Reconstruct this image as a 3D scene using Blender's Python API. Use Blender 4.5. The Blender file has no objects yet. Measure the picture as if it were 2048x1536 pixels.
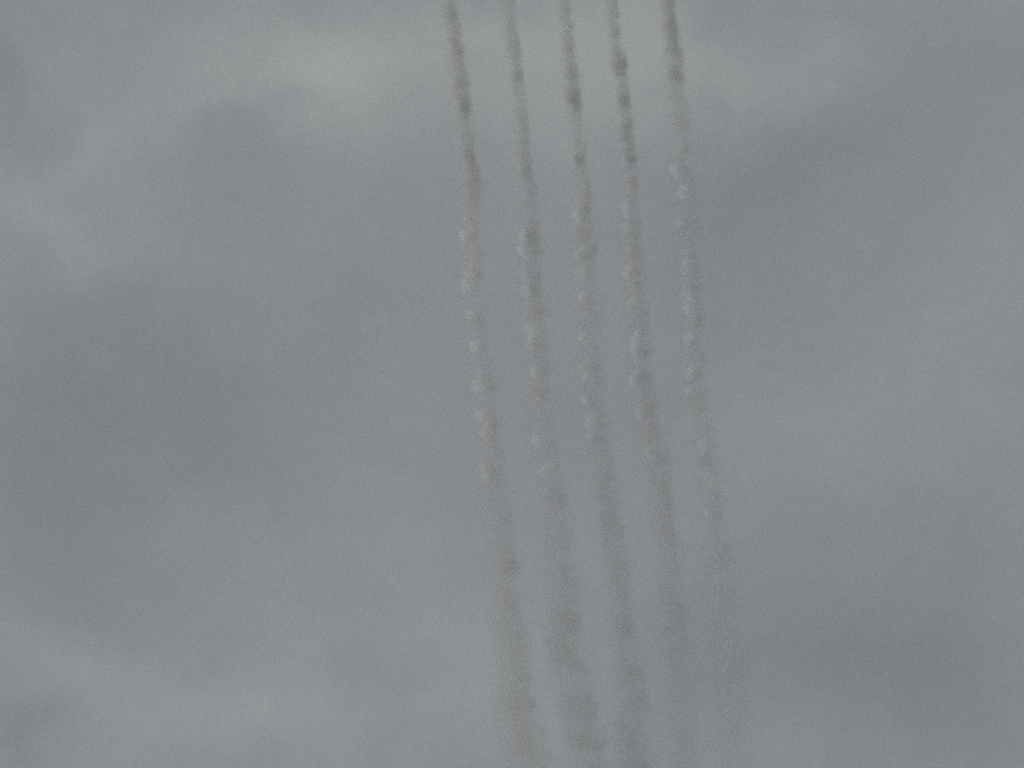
import bpy, bmesh, math, random
from mathutils import Vector, noise as mnoise

random.seed(7)
scene = bpy.context.scene
R = math.radians
W, H = 2048.0, 1536.0

# ------------------------------------------------------------------ camera
CAM_Z = 1.7
VFOV = R(18.0)
PITCH = R(72.0)                       # elevation of the lens axis above the horizon
cam_data = bpy.data.cameras.new('camera')
cam = bpy.data.objects.new('camera', cam_data)
scene.collection.objects.link(cam)
cam.location = (0, 0, CAM_Z)
cam.rotation_euler = (R(90) + PITCH, 0, 0)
cam_data.sensor_fit = 'HORIZONTAL'
cam_data.angle = 2 * math.atan(math.tan(VFOV / 2) * W / H)
cam_data.clip_start = 0.1
cam_data.clip_end = 60000
scene.camera = cam

# ------------------------------------------------------------------ sky light and sun
SUN_EL, SUN_AZ = R(19.0), R(-88.0)   # azimuth measured from +Y towards +X: the sun stands to the left
world = bpy.data.worlds.new('World')
scene.world = world
world.use_nodes = True
wn = world.node_tree
bg = wn.nodes['Background']
st = wn.nodes.new('ShaderNodeTexSky')
st.sky_type = 'NISHITA'
st.sun_disc = False
st.sun_elevation = SUN_EL
st.sun_rotation = SUN_AZ
wn.links.new(st.outputs['Color'], bg.inputs['Color'])
bg.inputs['Strength'].default_value = 0.06

sd = bpy.data.lights.new('sun', 'SUN')
sd.energy = 5.0
sd.angle = R(0.53)
sd.color = (1.0, 0.985, 0.968)
sun = bpy.data.objects.new('sun', sd)
scene.collection.objects.link(sun)
sdir = Vector((math.sin(SUN_AZ) * math.cos(SUN_EL), math.cos(SUN_AZ) * math.cos(SUN_EL), math.sin(SUN_EL)))
sun.rotation_euler = sdir.to_track_quat('Z', 'Y').to_euler()
sun.location = sdir * 9000

scene.view_settings.view_transform = 'Standard'
scene.view_settings.look = 'None'
scene.view_settings.exposure = 0.0
scene.view_settings.gamma = 1.0
scene.view_settings.use_curve_mapping = False
scene.render.engine = 'CYCLES'
cy = scene.cycles
cy.transparent_max_bounces = 64
cy.max_bounces = 10
cy.volume_bounces = 3
cy.diffuse_bounces = 3
cy.transmission_bounces = 4
cy.volume_max_steps = 1024
cy.filter_width = 2.2
cy.use_adaptive_sampling = True
cy.adaptive_threshold = 0.024
cy.adaptive_min_samples = 12
cy.use_denoising = False               # the frame is grainy film

# ------------------------------------------------------------------ helpers
def ray(px, py):
    """world direction through photo pixel (2048 x 1536)"""
    th = math.tan(VFOV / 2)
    x = (px - W / 2) / (H / 2) * th
    y = -(py - H / 2) / (H / 2) * th
    f = Vector((0, math.cos(PITCH), math.sin(PITCH)))
    u = Vector((0, -math.sin(PITCH), math.cos(PITCH)))
    return (f + Vector((1, 0, 0)) * x + u * y)

def on_level(px, py, z):
    d = ray(px, py)
    return Vector((0, 0, CAM_Z)) + d * ((z - CAM_Z) / d.z)

class NT:
    """small node-building helper"""
    def __init__(self, tree):
        self.t = tree
    def node(self, kind, **kw):
        n = self.t.nodes.new(kind)
        for k, v in kw.items():
            setattr(n, k, v)
        return n
    def put(self, sock, v):
        if hasattr(v, 'is_output'):
            self.t.links.new(v, sock)
        else:
            sock.default_value = v
    def m(self, op, a, b=None, c=None, clamp=False):
        n = self.node('ShaderNodeMath', operation=op, use_clamp=clamp)
        self.put(n.inputs[0], a)
        if b is not None: self.put(n.inputs[1], b)
        if c is not None: self.put(n.inputs[2], c)
        return n.outputs[0]
    def v(self, op, a, b=None, scale=None):
        n = self.node('ShaderNodeVectorMath', operation=op)
        self.put(n.inputs[0], a)
        if b is not None: self.put(n.inputs[1], b)
        if scale is not None: self.put(n.inputs['Scale'], scale)
        return n.outputs['Value'] if op in ('LENGTH', 'DISTANCE', 'DOT_PRODUCT') else n.outputs[0]
    def noise(self, vec, scale, detail=4, rough=0.55, dist=0.0):
        n = self.node('ShaderNodeTexNoise', noise_dimensions='3D')
        self.put(n.inputs['Vector'], vec)
        n.inputs['Scale'].default_value = scale
        n.inputs['Detail'].default_value = detail
        n.inputs['Roughness'].default_value = rough
        n.inputs['Distortion'].default_value = dist
        return n
    def smooth(self, x, a, b, lo=0.0, hi=1.0):
        n = self.node('ShaderNodeMapRange', interpolation_type='SMOOTHSTEP')
        self.put(n.inputs['Value'], x)
        n.inputs['From Min'].default_value = a
        n.inputs['From Max'].default_value = b
        n.inputs['To Min'].default_value = lo
        n.inputs['To Max'].default_value = hi
        return n.outputs['Result']

def new_mat(name):
    mt = bpy.data.materials.new(name)
    mt.use_nodes = True
    mt.node_tree.nodes.clear()
    return mt, NT(mt.node_tree)

# ------------------------------------------------------------------ sky: one overcast cloud deck, lit through by the sun
CLOUD_Z = 2600.0
# (px, py, half-size x, half-size y, tilt deg, amount): how thin (+) or thick (-) the deck is there
CLOUD = [
    (790, 115, 260, 150, 15, 0.62), (600, 200, 210, 85, 10, 0.50), (740, 320, 120, 90, 60, 0.26),
    (440, 90, 260, 80, 0, 0.32), (160, 250, 190, 80, 25, 0.40), (250, 330, 90, 60, 30, 0.20),
    (190, 450, 150, 55, -25, 0.36), (60, 360, 90, 120, 0, 0.12),
    (535, 275, 130, 45, 12, -0.34), (260, 150, 90, 50, 20, -0.16), (20, 160, 60, 110, 10, -0.42),
    (480, 380, 170, 110, 0, -0.16), (160, 330, 60, 40, 0, -0.10),
    (1060, 110, 150, 160, 10, 0.42), (1270, 150, 130, 150, 15, 0.56), (1110, 280, 90, 130, 0, 0.14),
    (1480, 65, 190, 85, -10, 0.46), (1620, 110, 80, 50, -20, 0.14), (980, 140, 70, 55, -35, -0.22),
    (1540, 300, 220, 170, 15, -0.26), (1480, 480, 170, 190, 0, -0.24), (1760, 220, 190, 160, 0, -0.18),
    (1960, 90, 130, 90, 0, -0.18), (1880, 660, 190, 280, 12, 0.10), (1990, 480, 110, 170, 0, 0.08),
    (1690, 470, 120, 110, 0, -0.12), (1740, 820, 200, 130, -20, 0.10),
    (330, 640, 320, 140, -15, -0.22), (220, 860, 230, 190, 10, -0.44), (560, 760, 260, 160, 0, -0.14),
    (520, 960, 230, 150, -25, -0.20), (60, 980, 120, 150, 0, -0.26), (1130, 700, 160, 200, 0, -0.12),
    (760, 560, 170, 110, 0, -0.06), (1560, 860, 170, 150, 0, 0.04),
    (620, 1250, 190, 85, -25, 0.20), (820, 1090, 180, 70, -30, 0.12), (330, 1370, 250, 95, -18, 0.24),
    (60, 1360, 120, 65, 20, 0.10), (560, 1440, 260, 90, 0, 0.28), (910, 1400, 90, 110, 0, 0.26),
    (900, 1260, 120, 90, 0, 0.20), (30, 1480, 70, 55, 20, -0.40), (770, 1330, 90, 70, -40, -0.22),
    (120, 1160, 200, 80, -20, -0.16), (1080, 1290, 90, 120, 0, 0.16),
    (1560, 1310, 230, 170, 0, -0.42), (1880, 1330, 200, 200, 0, -0.46), (1800, 1080, 200, 120, 10, -0.10),
    (1440, 1130, 110, 150, 0, -0.02), (1690, 560, 110, 60, 0, -0.08),
]

def make_sky():
    # flattened dome: the deck overhead, curving down to the horizon
    RD = 14000.0
    bm = bmesh.new()
    rings, seg = 40, 96
    prev = None
    for i in range(rings + 1):
        f = i / rings
        rr = RD * (f ** 1.3)
        z = CLOUD_Z * math.sqrt(max(0.0, 1 - (rr / RD) ** 4)) if i < rings else -60.0
        if i == 0:
            prev = [bm.verts.new((0, 0, CLOUD_Z))]
            continue
        cur = [bm.verts.new((rr * math.cos(2 * math.pi * k / seg), rr * math.sin(2 * math.pi * k / seg), z)) for k in range(seg)]
        for k in range(seg):
            k2 = (k + 1) % seg
            if len(prev) == 1:
                bm.faces.new((prev[0], cur[k2], cur[k]))
            else:
                bm.faces.new((prev[k], prev[k2], cur[k2], cur[k]))
        prev = cur
    for f in bm.faces:
        f.smooth = True
    me = bpy.data.meshes.new('sky')
    bm.to_mesh(me); bm.free()
    ob = bpy.data.objects.new('sky', me)
    scene.collection.objects.link(ob)

    mt, n = new_mat('overcast_cloud')
    tc = n.node('ShaderNodeTexCoord')
    pos = tc.outputs['Object']
    # the deck's own drift: warp, then billows of several sizes
    wrp = n.noise(pos, 0.0045, 3, 0.5)
    off = n.v('SUBTRACT', wrp.outputs['Color'], (0.5, 0.5, 0.5))
    wp = n.v('ADD', pos, n.v('SCALE', off, scale=260.0))
    wrp2 = n.noise(pos, 0.02, 3, 0.55)
    off2 = n.v('SUBTRACT', wrp2.outputs['Color'], (0.5, 0.5, 0.5))
    wp = n.v('ADD', wp, n.v('SCALE', off2, scale=60.0))
    total = None
    th = 0.0
    for px, py, sx, sy, tilt, amt in CLOUD:
        c = on_level(px, py, CLOUD_Z)
        ex = (on_level(px + 10, py, CLOUD_Z) - c).length / 10
        ey = (on_level(px, py + 10, CLOUD_Z) - c).length / 10
        mp = n.node('ShaderNodeMapping', vector_type='TEXTURE')
        n.put(mp.inputs['Vector'], wp)
        mp.inputs['Location'].default_value = (c.x, c.y, CLOUD_Z)
        mp.inputs['Rotation'].default_value = (0, 0, R(-tilt))
        mp.inputs['Scale'].default_value = (sx * ex, sy * ey, 900.0)
        d = n.v('DOT_PRODUCT', mp.outputs[0], mp.outputs[0])
        g = n.m('MULTIPLY', n.m('EXPONENT', n.m('MULTIPLY', d, -0.8)), amt)
        total = g if total is None else n.m('ADD', total, g)
    big = n.m('SUBTRACT', n.noise(pos, 0.0028, 5, 0.5, 0.4).outputs['Fac'], 0.5)
    mid = n.m('SUBTRACT', n.noise(wp, 0.011, 5, 0.55).outputs['Fac'], 0.5)
    total = n.m('ADD', total, n.m('MULTIPLY', big, 0.35))
    total = n.m('ADD', total, n.m('MULTIPLY', mid, 0.42))
    fine = n.m('SUBTRACT', n.noise(wp, 0.035, 5, 0.6, 0.6).outputs['Fac'], 0.5)
    total = n.m('ADD', total, n.m('MULTIPLY', fine, 0.16))
    val = n.m('MULTIPLY_ADD', total, 0.42, 0.45, clamp=True)
    cr = n.node('ShaderNodeValToRGB')
    n.put(cr.inputs['Fac'], val)
    e = cr.color_ramp.elements
    e[0].position, e[0].color = 0.0, (0.428, 0.432, 0.418, 1)
    e[1].position, e[1].color = 1.0, (0.875, 0.90, 0.765, 1)
    m_ = cr.color_ramp.elements.new(0.45)
    m_.color = (0.605, 0.607, 0.565, 1)
    tl = n.node('ShaderNodeBsdfTranslucent')
    n.put(tl.inputs['Color'], cr.outputs['Color'])
    tp = n.node('ShaderNodeBsdfTransparent')
    mx = n.node('ShaderNodeMixShader')
    mx.inputs[0].default_value = 0.40
    n.t.links.new(tl.outputs[0], mx.inputs[1])
    n.t.links.new(tp.outputs[0], mx.inputs[2])
    out = n.node('ShaderNodeOutputMaterial')
    n.t.links.new(mx.outputs[0], out.inputs['Surface'])
    me.materials.append(mt)
    ob['kind'] = 'structure'
    ob['label'] = 'overcast grey sky mottled with soft slate blue and pale warm cloud'
    return ob

make_sky()

# ------------------------------------------------------------------ ground, below the frame
def make_ground():
    me = bpy.data.meshes.new('ground')
    S = 16000
    me.from_pydata([(-S, -S, 0), (S, -S, 0), (S, S, 0), (-S, S, 0)], [], [(0, 1, 2, 3)])
    ob = bpy.data.objects.new('ground', me)
    scene.collection.objects.link(ob)
    mt, n = new_mat('field')
    tc = n.node('ShaderNodeTexCoord')
    nz = n.noise(tc.outputs['Object'], 0.01, 6, 0.6)
    cr = n.node('ShaderNodeValToRGB')
    n.put(cr.inputs['Fac'], nz.outputs['Fac'])
    cr.color_ramp.elements[0].color = (0.07, 0.085, 0.04, 1)
    cr.color_ramp.elements[1].color = (0.16, 0.15, 0.09, 1)
    df = n.node('ShaderNodeBsdfDiffuse')
    n.put(df.inputs['Color'], cr.outputs['Color'])
    out = n.node('ShaderNodeOutputMaterial')
    n.t.links.new(df.outputs[0], out.inputs['Surface'])
    me.materials.append(mt)
    ob['kind'] = 'structure'
    ob['label'] = 'open grassy field lying under the grey sky'
make_ground()

# ------------------------------------------------------------------ smoke trails
TRAIL_Z = 900.0
# left edge, right edge of each trail down the photograph
TRAILS = [
  dict(label='leftmost smoke trail, with a ragged bump jutting from its right edge',
       rows=[(-140,866,890),(15,889,914),(60,893,919),(100,896,926),(155,902,931),(200,911,939),(240,917,941),(300,922,948),(350,923,960),
             (430,926,956),(545,928,962),(640,935,968),(700,936,970),(770,944,984),(830,950,992),(920,960,1000),(1050,974,1018),
             (1150,986,1032),(1230,996,1042),(1330,998,1050),(1420,1004,1064),(1500,1020,1084),(1680,1050,1130)],
       dens=[(-140,1.0),(250,1.0),(420,0.62),(800,0.55),(1000,0.5),(1200,0.58),(1440,0.6),(1680,0.5)]),
  dict(label='second smoke trail from the left, thin and straight at its top',
       rows=[(-140,988,1008),(30,1004,1030),(60,1008,1032),(100,1016,1040),(200,1029,1051),(270,1035,1058),(350,1040,1067),(400,1041,1071),
             (480,1038,1076),(570,1043,1078),(660,1050,1088),(740,1056,1090),(860,1066,1106),(920,1075,1112),(1000,1086,1128),(1060,1096,1138),
             (1150,1099,1146),(1270,1099,1152),(1330,1108,1162),(1390,1122,1174),(1460,1138,1194),(1500,1143,1198),(1680,1180,1240)],
       dens=[(-140,0.75),(120,0.8),(500,0.75),(700,0.6),(950,0.5),(1250,0.5),(1440,0.52),(1680,0.45)]),
  dict(label='middle smoke trail of the five, fading into haze as it descends',
       rows=[(-140,1098,1118),(30,1119,1142),(90,1123,1149),(150,1129,1154),(200,1135,1161),(270,1143,1167),(330,1149,1175),(420,1153,1181),
             (500,1153,1189),(600,1156,1192),(650,1158,1198),(740,1162,1200),(845,1172,1210),(930,1184,1225),(1040,1200,1238),(1130,1210,1252),
             (1200,1222,1262),(1270,1230,1266),(1300,1234,1272),(1400,1243,1288),(1460,1242,1294),(1510,1246,1297),(1680,1262,1330)],
       dens=[(-140,0.9),(180,0.9),(500,0.65),(700,0.55),(900,0.55),(1200,0.46),(1440,0.55),(1680,0.45)]),
  dict(label='second smoke trail from the right, kinked about halfway down its length',
       rows=[(-140,1196,1214),(15,1215,1235),(60,1218,1240),(130,1224,1250),(200,1235,1259),(260,1238,1264),(350,1247,1271),(420,1249,1273),
             (480,1248,1278),(550,1250,1286),(605,1257,1292),(660,1262,1297),(750,1264,1298),(850,1276,1312),(915,1288,1334),(970,1302,1340),
             (1030,1308,1346),(1120,1320,1356),(1200,1330,1362),(1250,1334,1370),(1350,1342,1380),(1500,1350,1388),(1680,1366,1410)],
       dens=[(-140,0.95),(240,0.95),(420,0.62),(700,0.65),(900,0.6),(1000,0.5),(1200,0.42),(1400,0.28),(1680,0.2)]),
  dict(label='rightmost smoke trail, darkest at its top and palest lower down',
       rows=[(-140,1306,1328),(30,1325,1349),(90,1328,1358),(140,1334,1366),(200,1340,1370),(225,1345,1376),(300,1346,1380),(400,1352,1386),
             (480,1356,1394),(540,1362,1395),(600,1367,1398),(700,1370,1404),(800,1375,1408),(890,1396,1428),(950,1402,1440),(1050,1409,1443),
             (1100,1418,1456),(1200,1426,1464),(1340,1442,1486),(1400,1444,1486),(1500,1448,1494),(1680,1462,1524)],
       dens=[(-140,1.0),(145,1.05),(165,0.6),(300,0.5),(600,0.55),(800,0.5),(950,0.42),(1200,0.24),(1680,0.16)]),
]
# visible puffs that stand out of each trail: (px, py, half-width, half-length)
PUFFS = [
  [(914,92,13,17),(921,155,14,15),(930,215,10,16),(938,318,12,22),(950,354,15,11),(944,546,14,14),(940,465,10,15),(950,690,12,14),(962,770,17,17),(975,860,13,20),(968,940,13,17),(1022,1215,17,26),(1038,1330,20,28),(1044,1395,26,26),(1050,1498,24,22)],
  [(1018,40,11,18),(1031,150,10,20),(1043,240,10,18),(1053,360,13,16),(1047,470,13,16),(1062,482,13,13),(1059,577,14,17),(1065,660,17,16),(1062,690,13,14),(1072,745,13,14),(1080,880,14,17),(1098,938,16,18),(1122,1215,22,24),(1126,1310,20,30),(1166,1410,26,28),(1166,1495,26,22)],
  [(1136,85,12,22),(1141,150,11,18),(1148,215,11,18),(1153,320,11,14),(1168,425,13,12),(1172,495,17,13),(1164,546,14,13),(1168,600,14,17),(1186,650,15,12),(1170,735,17,15),(1184,845,16,15),(1204,880,14,17),(1218,1040,15,14),(1232,1132,16,18),(1262,1395,24,28),(1268,1485,26,24)],
  [(1231,105,13,22),(1236,140,12,15),(1248,205,12,14),(1247,250,13,17),(1257,300,10,12),(1256,424,11,13),(1265,470,13,13),(1256,545,13,14),(1271,606,15,15),(1270,690,14,18),(1281,745,17,14),(1282,820,13,18),(1322,918,16,12),(1304,900,12,16),(1328,970,14,15),(1346,1235,17,22)],
  [(1336,30,12,17),(1344,95,14,20),(1352,138,15,14),(1362,220,13,12),(1352,200,11,13),(1352,340,13,12),(1368,385,13,16),(1362,300,13,17),(1378,540,16,15),(1376,582,14,14),(1384,640,12,18),(1384,745,16,13),(1410,890,14,14),(1420,970,14,18),(1446,1098,14,12),(1474,1338,18,12)],
]

_rnd = random.Random(21)
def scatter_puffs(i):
    # smaller clots between the large ones: pale on the left as painted sunlight, dull ones jutting to the right
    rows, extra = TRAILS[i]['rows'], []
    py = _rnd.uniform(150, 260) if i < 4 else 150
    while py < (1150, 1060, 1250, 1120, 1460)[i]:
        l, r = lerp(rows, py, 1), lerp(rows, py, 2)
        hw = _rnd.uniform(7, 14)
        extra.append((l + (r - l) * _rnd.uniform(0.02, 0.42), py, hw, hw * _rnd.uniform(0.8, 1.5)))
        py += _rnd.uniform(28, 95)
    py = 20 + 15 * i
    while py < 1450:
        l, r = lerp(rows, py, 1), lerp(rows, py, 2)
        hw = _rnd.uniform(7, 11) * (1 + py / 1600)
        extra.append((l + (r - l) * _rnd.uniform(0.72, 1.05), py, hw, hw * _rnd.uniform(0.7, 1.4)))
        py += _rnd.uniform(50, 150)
    return extra

def lerp(table, x, col):
    if x <= table[0][0]: return table[0][col]
    for a, b in zip(table, table[1:]):
        if x <= b[0]:
            f = (x - a[0]) / (b[0] - a[0])
            return a[col] + (b[col] - a[col]) * f
    return table[-1][col]

# albedo of the trail body, slightly darker lower down: (photo row, albedo)
ALBEDO = [(-140, 0.68), (250, 0.69), (450, 0.69), (850, 0.69), (1000, 0.64), (1250, 0.62), (1680, 0.62)]
PALE = [(120, 0.66), (300, 0.80), (450, 0.95), (600, 0.97), (820, 0.96), (1000, 0.84), (1200, 0.74), (1680, 0.72)]   # albedo of left-hand puffs, raised to paint sunlight into their colour
TINT = (1.0, 0.970, 0.975)
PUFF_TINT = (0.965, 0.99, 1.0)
SMOKE_ANISO = 0.22
D_TRAIL = 0.25
D_PUFF = 0.20

def veil(n, out):
    """the faint outer skin of the smoke, almost wholly see-through"""
    tp = n.node('ShaderNodeBsdfTransparent')
    df = n.node('ShaderNodeBsdfDiffuse')
    df.inputs['Color'].default_value = (0.5, 0.49, 0.48, 1)
    mx = n.node('ShaderNodeMixShader')
    mx.inputs[0].default_value = 0.006
    n.t.links.new(tp.outputs[0], mx.inputs[1])
    n.t.links.new(df.outputs[0], mx.inputs[2])
    n.t.links.new(mx.outputs[0], out.inputs['Surface'])

def smoke_volume(n, density, albedo, tint_rgb=TINT):
    pv = n.node('ShaderNodeVolumePrincipled')
    tint = n.node('ShaderNodeCombineColor')
    for k in range(3):
        n.put(tint.inputs[k], n.m('MULTIPLY', albedo, tint_rgb[k]))
    n.put(pv.inputs['Color'], tint.outputs[0])
    pv.inputs['Anisotropy'].default_value = SMOKE_ANISO
    n.put(pv.inputs['Density'], density)
    out = n.node('ShaderNodeOutputMaterial')
    n.t.links.new(pv.outputs[0], out.inputs['Volume'])
    veil(n, out)

def make_trail(idx, spec):
    rows = spec['rows']
    ys = [-140 + 1820 * i / 31 for i in range(32)]
    P = []                                     # (centre point, radius, density)
    for py in [-140 + 1820 * i / 240 for i in range(241)]:
        l, r = lerp(rows, py, 1), lerp(rows, py, 2)
        a, b = on_level(l, py, TRAIL_Z), on_level(r, py, TRAIL_Z)
        P.append(((a + b) / 2, (a - b).length / 2 * (1.56 + 0.34 * max(0.0, min(1.0, (py - 800) / 600))), lerp(spec['dens'], py, 1), lerp(ALBEDO, py, 1)))
    org = P[120][0].copy()
    P = [(c - org, r, d, al) for c, r, d, al in P]
    y_hi, y_lo = P[0][0].y, P[-1][0].y         # top of the photo is the smaller y (further overhead)
    ymin, ymax = min(y_hi, y_lo), max(y_hi, y_lo)
    xs = [c.x for c, r, d, al in P]
    xmin, xmax = min(xs) - 1, max(xs) + 1
    RMAX = 14.0
    by_y = sorted([(c.y, c.x, r, d, al) for c, r, d, al in P])

    # hull: a lumpy tube that follows the smoke
    bm = bmesh.new()
    seg = 18
    prev = None
    rings = []
    for i, (c, r, d, al) in enumerate(P):
        ring = []
        for k in range(seg):
            a = 2 * math.pi * k / seg
            q = Vector((math.cos(a), 0, math.sin(a)))
            s = Vector((c.x * 0.2 + q.x * 0.8 + idx * 31.7, c.y / (r * 1.7), q.z * 0.8))
            lump = mnoise.noise(s) * 0.20 + mnoise.noise(s * 2.3) * 0.10
            rad = r * (1.18 + lump)
            ring.append(bm.verts.new(c + q * rad))
        rings.append(ring)
    for a, b in zip(rings, rings[1:]):
        for k in range(seg):
            bm.faces.new((a[k], a[(k + 1) % seg], b[(k + 1) % seg], b[k]))
    bm.faces.new(rings[0]); bm.faces.new(rings[-1])
    bmesh.ops.recalc_face_normals(bm, faces=bm.faces)
    for f in bm.faces: f.smooth = True
    me = bpy.data.meshes.new('smoke_trail')
    bm.to_mesh(me); bm.free()
    ob = bpy.data.objects.new('smoke_trail', me)
    ob.location = org
    scene.collection.objects.link(ob)

    mt, n = new_mat('trail_smoke')
    tc = n.node('ShaderNodeTexCoord')
    pos = tc.outputs['Object']
    sep = n.node('ShaderNodeSeparateXYZ'); n.put(sep.inputs[0], pos)
    t = n.m('DIVIDE', n.m('SUBTRACT', sep.outputs[1], ymin), ymax - ymin)
    cr = n.node('ShaderNodeValToRGB')
    el = cr.color_ramp.elements
    N = 32
    for i in range(N):
        f = i / (N - 1)
        y = ymin + f * (ymax - ymin)
        col = ((lerp(by_y, y, 1) - xmin) / (xmax - xmin), lerp(by_y, y, 2) / RMAX, lerp(by_y, y, 3) / 1.2, lerp(by_y, y, 4))
        if i == 0: q = el[0]
        elif i == N - 1: q = el[-1]; q.position = 1.0
        else: q = el.new(f)
        q.color = col
    n.put(cr.inputs['Fac'], t)
    sc3 = n.node('ShaderNodeSeparateColor'); n.put(sc3.inputs[0], cr.outputs['Color'])
    cx = n.m('MULTIPLY_ADD', sc3.outputs[0], xmax - xmin, xmin)
    rad = n.m('MULTIPLY', sc3.outputs[1], RMAX)
    dn = n.m('MULTIPLY', sc3.outputs[2], 1.2)
    seedv = n.v('ADD', pos, (idx * 57.0, 0, idx * 13.0))
    dx = n.m('SUBTRACT', sep.outputs[0], cx)
    comb = n.node('ShaderNodeCombineXYZ')
    n.put(comb.inputs[0], dx); n.put(comb.inputs[2], sep.outputs[2])
    r_ = n.m('DIVIDE', n.v('LENGTH', comb.outputs[0]), rad)
    n1 = n.noise(seedv, 0.17, 4, 0.6).outputs['Fac']
    n2 = n.noise(seedv, 0.42, 4, 0.65).outputs['Fac']
    rr = n.m('ADD', r_, n.m('MULTIPLY', n.m('SUBTRACT', n1, 0.5), 2.3))
    rr = n.m('ADD', rr, n.m('MULTIPLY', n.m('SUBTRACT', n2, 0.5), 1.0))
    body = n.smooth(rr, 1.12, 0.28)
    # uneven along its length: thin stretches and thick clots
    n3 = n.noise(seedv, 0.075, 3, 0.6).outputs['Fac']
    clot = n.smooth(n3, 0.32, 0.66, 0.0, 1.0)
    lowest = n.smooth(rad, 5.0, 9.0, 0.75, 0.35)
    body = n.m('MULTIPLY', body, n.m('MULTIPLY_ADD', clot, n.m('SUBTRACT', 1.38, lowest), lowest))
    # fades out before the hull so that no tube edge shows
    edge = n.smooth(r_, 1.15, 0.8)
    # an ageing trail of a given column density thins out as it widens
    col_d = n.m('DIVIDE', n.m('MULTIPLY', dn, 3.0 * D_TRAIL), rad)
    den = n.m('MULTIPLY', n.m('MULTIPLY', body, edge), col_d)
    smoke_volume(n, den, cr.outputs['Alpha'])
    mt.cycles.volume_step_rate = 0.08
    me.materials.append(mt)
    ob['label'] = spec['label']
    ob['category'] = 'smoke trail'
    ob['group'] = 'smoke trails drawn across the sky'
    return ob

# one puff, shared by all trails (unit size, object coordinates)
def puff_parts():
    mt, n = new_mat('puff_smoke')
    tc = n.node('ShaderNodeTexCoord')
    pos = tc.outputs['Object']
    oi = n.node('ShaderNodeObjectInfo')
    seedv = n.v('ADD', pos, n.v('SCALE', oi.outputs['Location'], scale=0.37))
    wq = n.noise(seedv, 1.1, 3, 0.6)
    wpos = n.v('ADD', pos, n.v('SCALE', n.v('SUBTRACT', wq.outputs['Color'], (0.5, 0.5, 0.5)), scale=1.3))
    r_ = n.v('LENGTH', pos)
    n1 = n.noise(seedv, 1.9, 4, 0.62).outputs['Fac']
    rr = n.m('ADD', n.v('LENGTH', wpos), n.m('MULTIPLY', n.m('SUBTRACT', n1, 0.5), 1.5))
    body = n.m('MULTIPLY', n.smooth(rr, 1.0, 0.25), n.smooth(r_, 0.98, 0.6))
    # strength kept per puff in its object colour
    sc = n.node('ShaderNodeSeparateColor'); n.put(sc.inputs[0], oi.outputs['Color'])
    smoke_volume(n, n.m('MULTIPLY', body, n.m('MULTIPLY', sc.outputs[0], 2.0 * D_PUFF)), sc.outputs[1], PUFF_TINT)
    mt.cycles.volume_step_rate = 0.5
    meshes = []
    for s in range(4):
        bm = bmesh.new()
        bmesh.ops.create_icosphere(bm, subdivisions=3, radius=1.0)
        for v in bm.verts:
            v.co *= 1.0 + 0.22 * mnoise.noise(v.co * 1.4 + Vector((s * 9.1, 0, 0))) + 0.10 * mnoise.noise(v.co * 3.1 + Vector((0, s * 5.3, 0)))
        for f in bm.faces: f.smooth = True
        me = bpy.data.meshes.new('puff')
        bm.to_mesh(me); bm.free()
        me.materials.append(mt)
        meshes.append(me)
    return meshes

puff_meshes = puff_parts()
for i, spec in enumerate(TRAILS):
    trail = make_trail(i, spec)
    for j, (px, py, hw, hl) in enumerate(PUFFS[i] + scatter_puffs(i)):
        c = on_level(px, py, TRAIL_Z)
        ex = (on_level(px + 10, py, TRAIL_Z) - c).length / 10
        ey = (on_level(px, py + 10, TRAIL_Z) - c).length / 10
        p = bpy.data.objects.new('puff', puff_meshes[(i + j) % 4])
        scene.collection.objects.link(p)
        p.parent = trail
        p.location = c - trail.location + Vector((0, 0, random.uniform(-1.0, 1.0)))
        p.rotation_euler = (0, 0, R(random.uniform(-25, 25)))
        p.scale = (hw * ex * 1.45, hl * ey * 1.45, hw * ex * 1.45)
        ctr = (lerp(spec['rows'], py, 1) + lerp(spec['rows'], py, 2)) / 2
        pale = 130 < py and px < ctr + 2  # puffs left of centre take the brighter albedo, a painted sunlit side
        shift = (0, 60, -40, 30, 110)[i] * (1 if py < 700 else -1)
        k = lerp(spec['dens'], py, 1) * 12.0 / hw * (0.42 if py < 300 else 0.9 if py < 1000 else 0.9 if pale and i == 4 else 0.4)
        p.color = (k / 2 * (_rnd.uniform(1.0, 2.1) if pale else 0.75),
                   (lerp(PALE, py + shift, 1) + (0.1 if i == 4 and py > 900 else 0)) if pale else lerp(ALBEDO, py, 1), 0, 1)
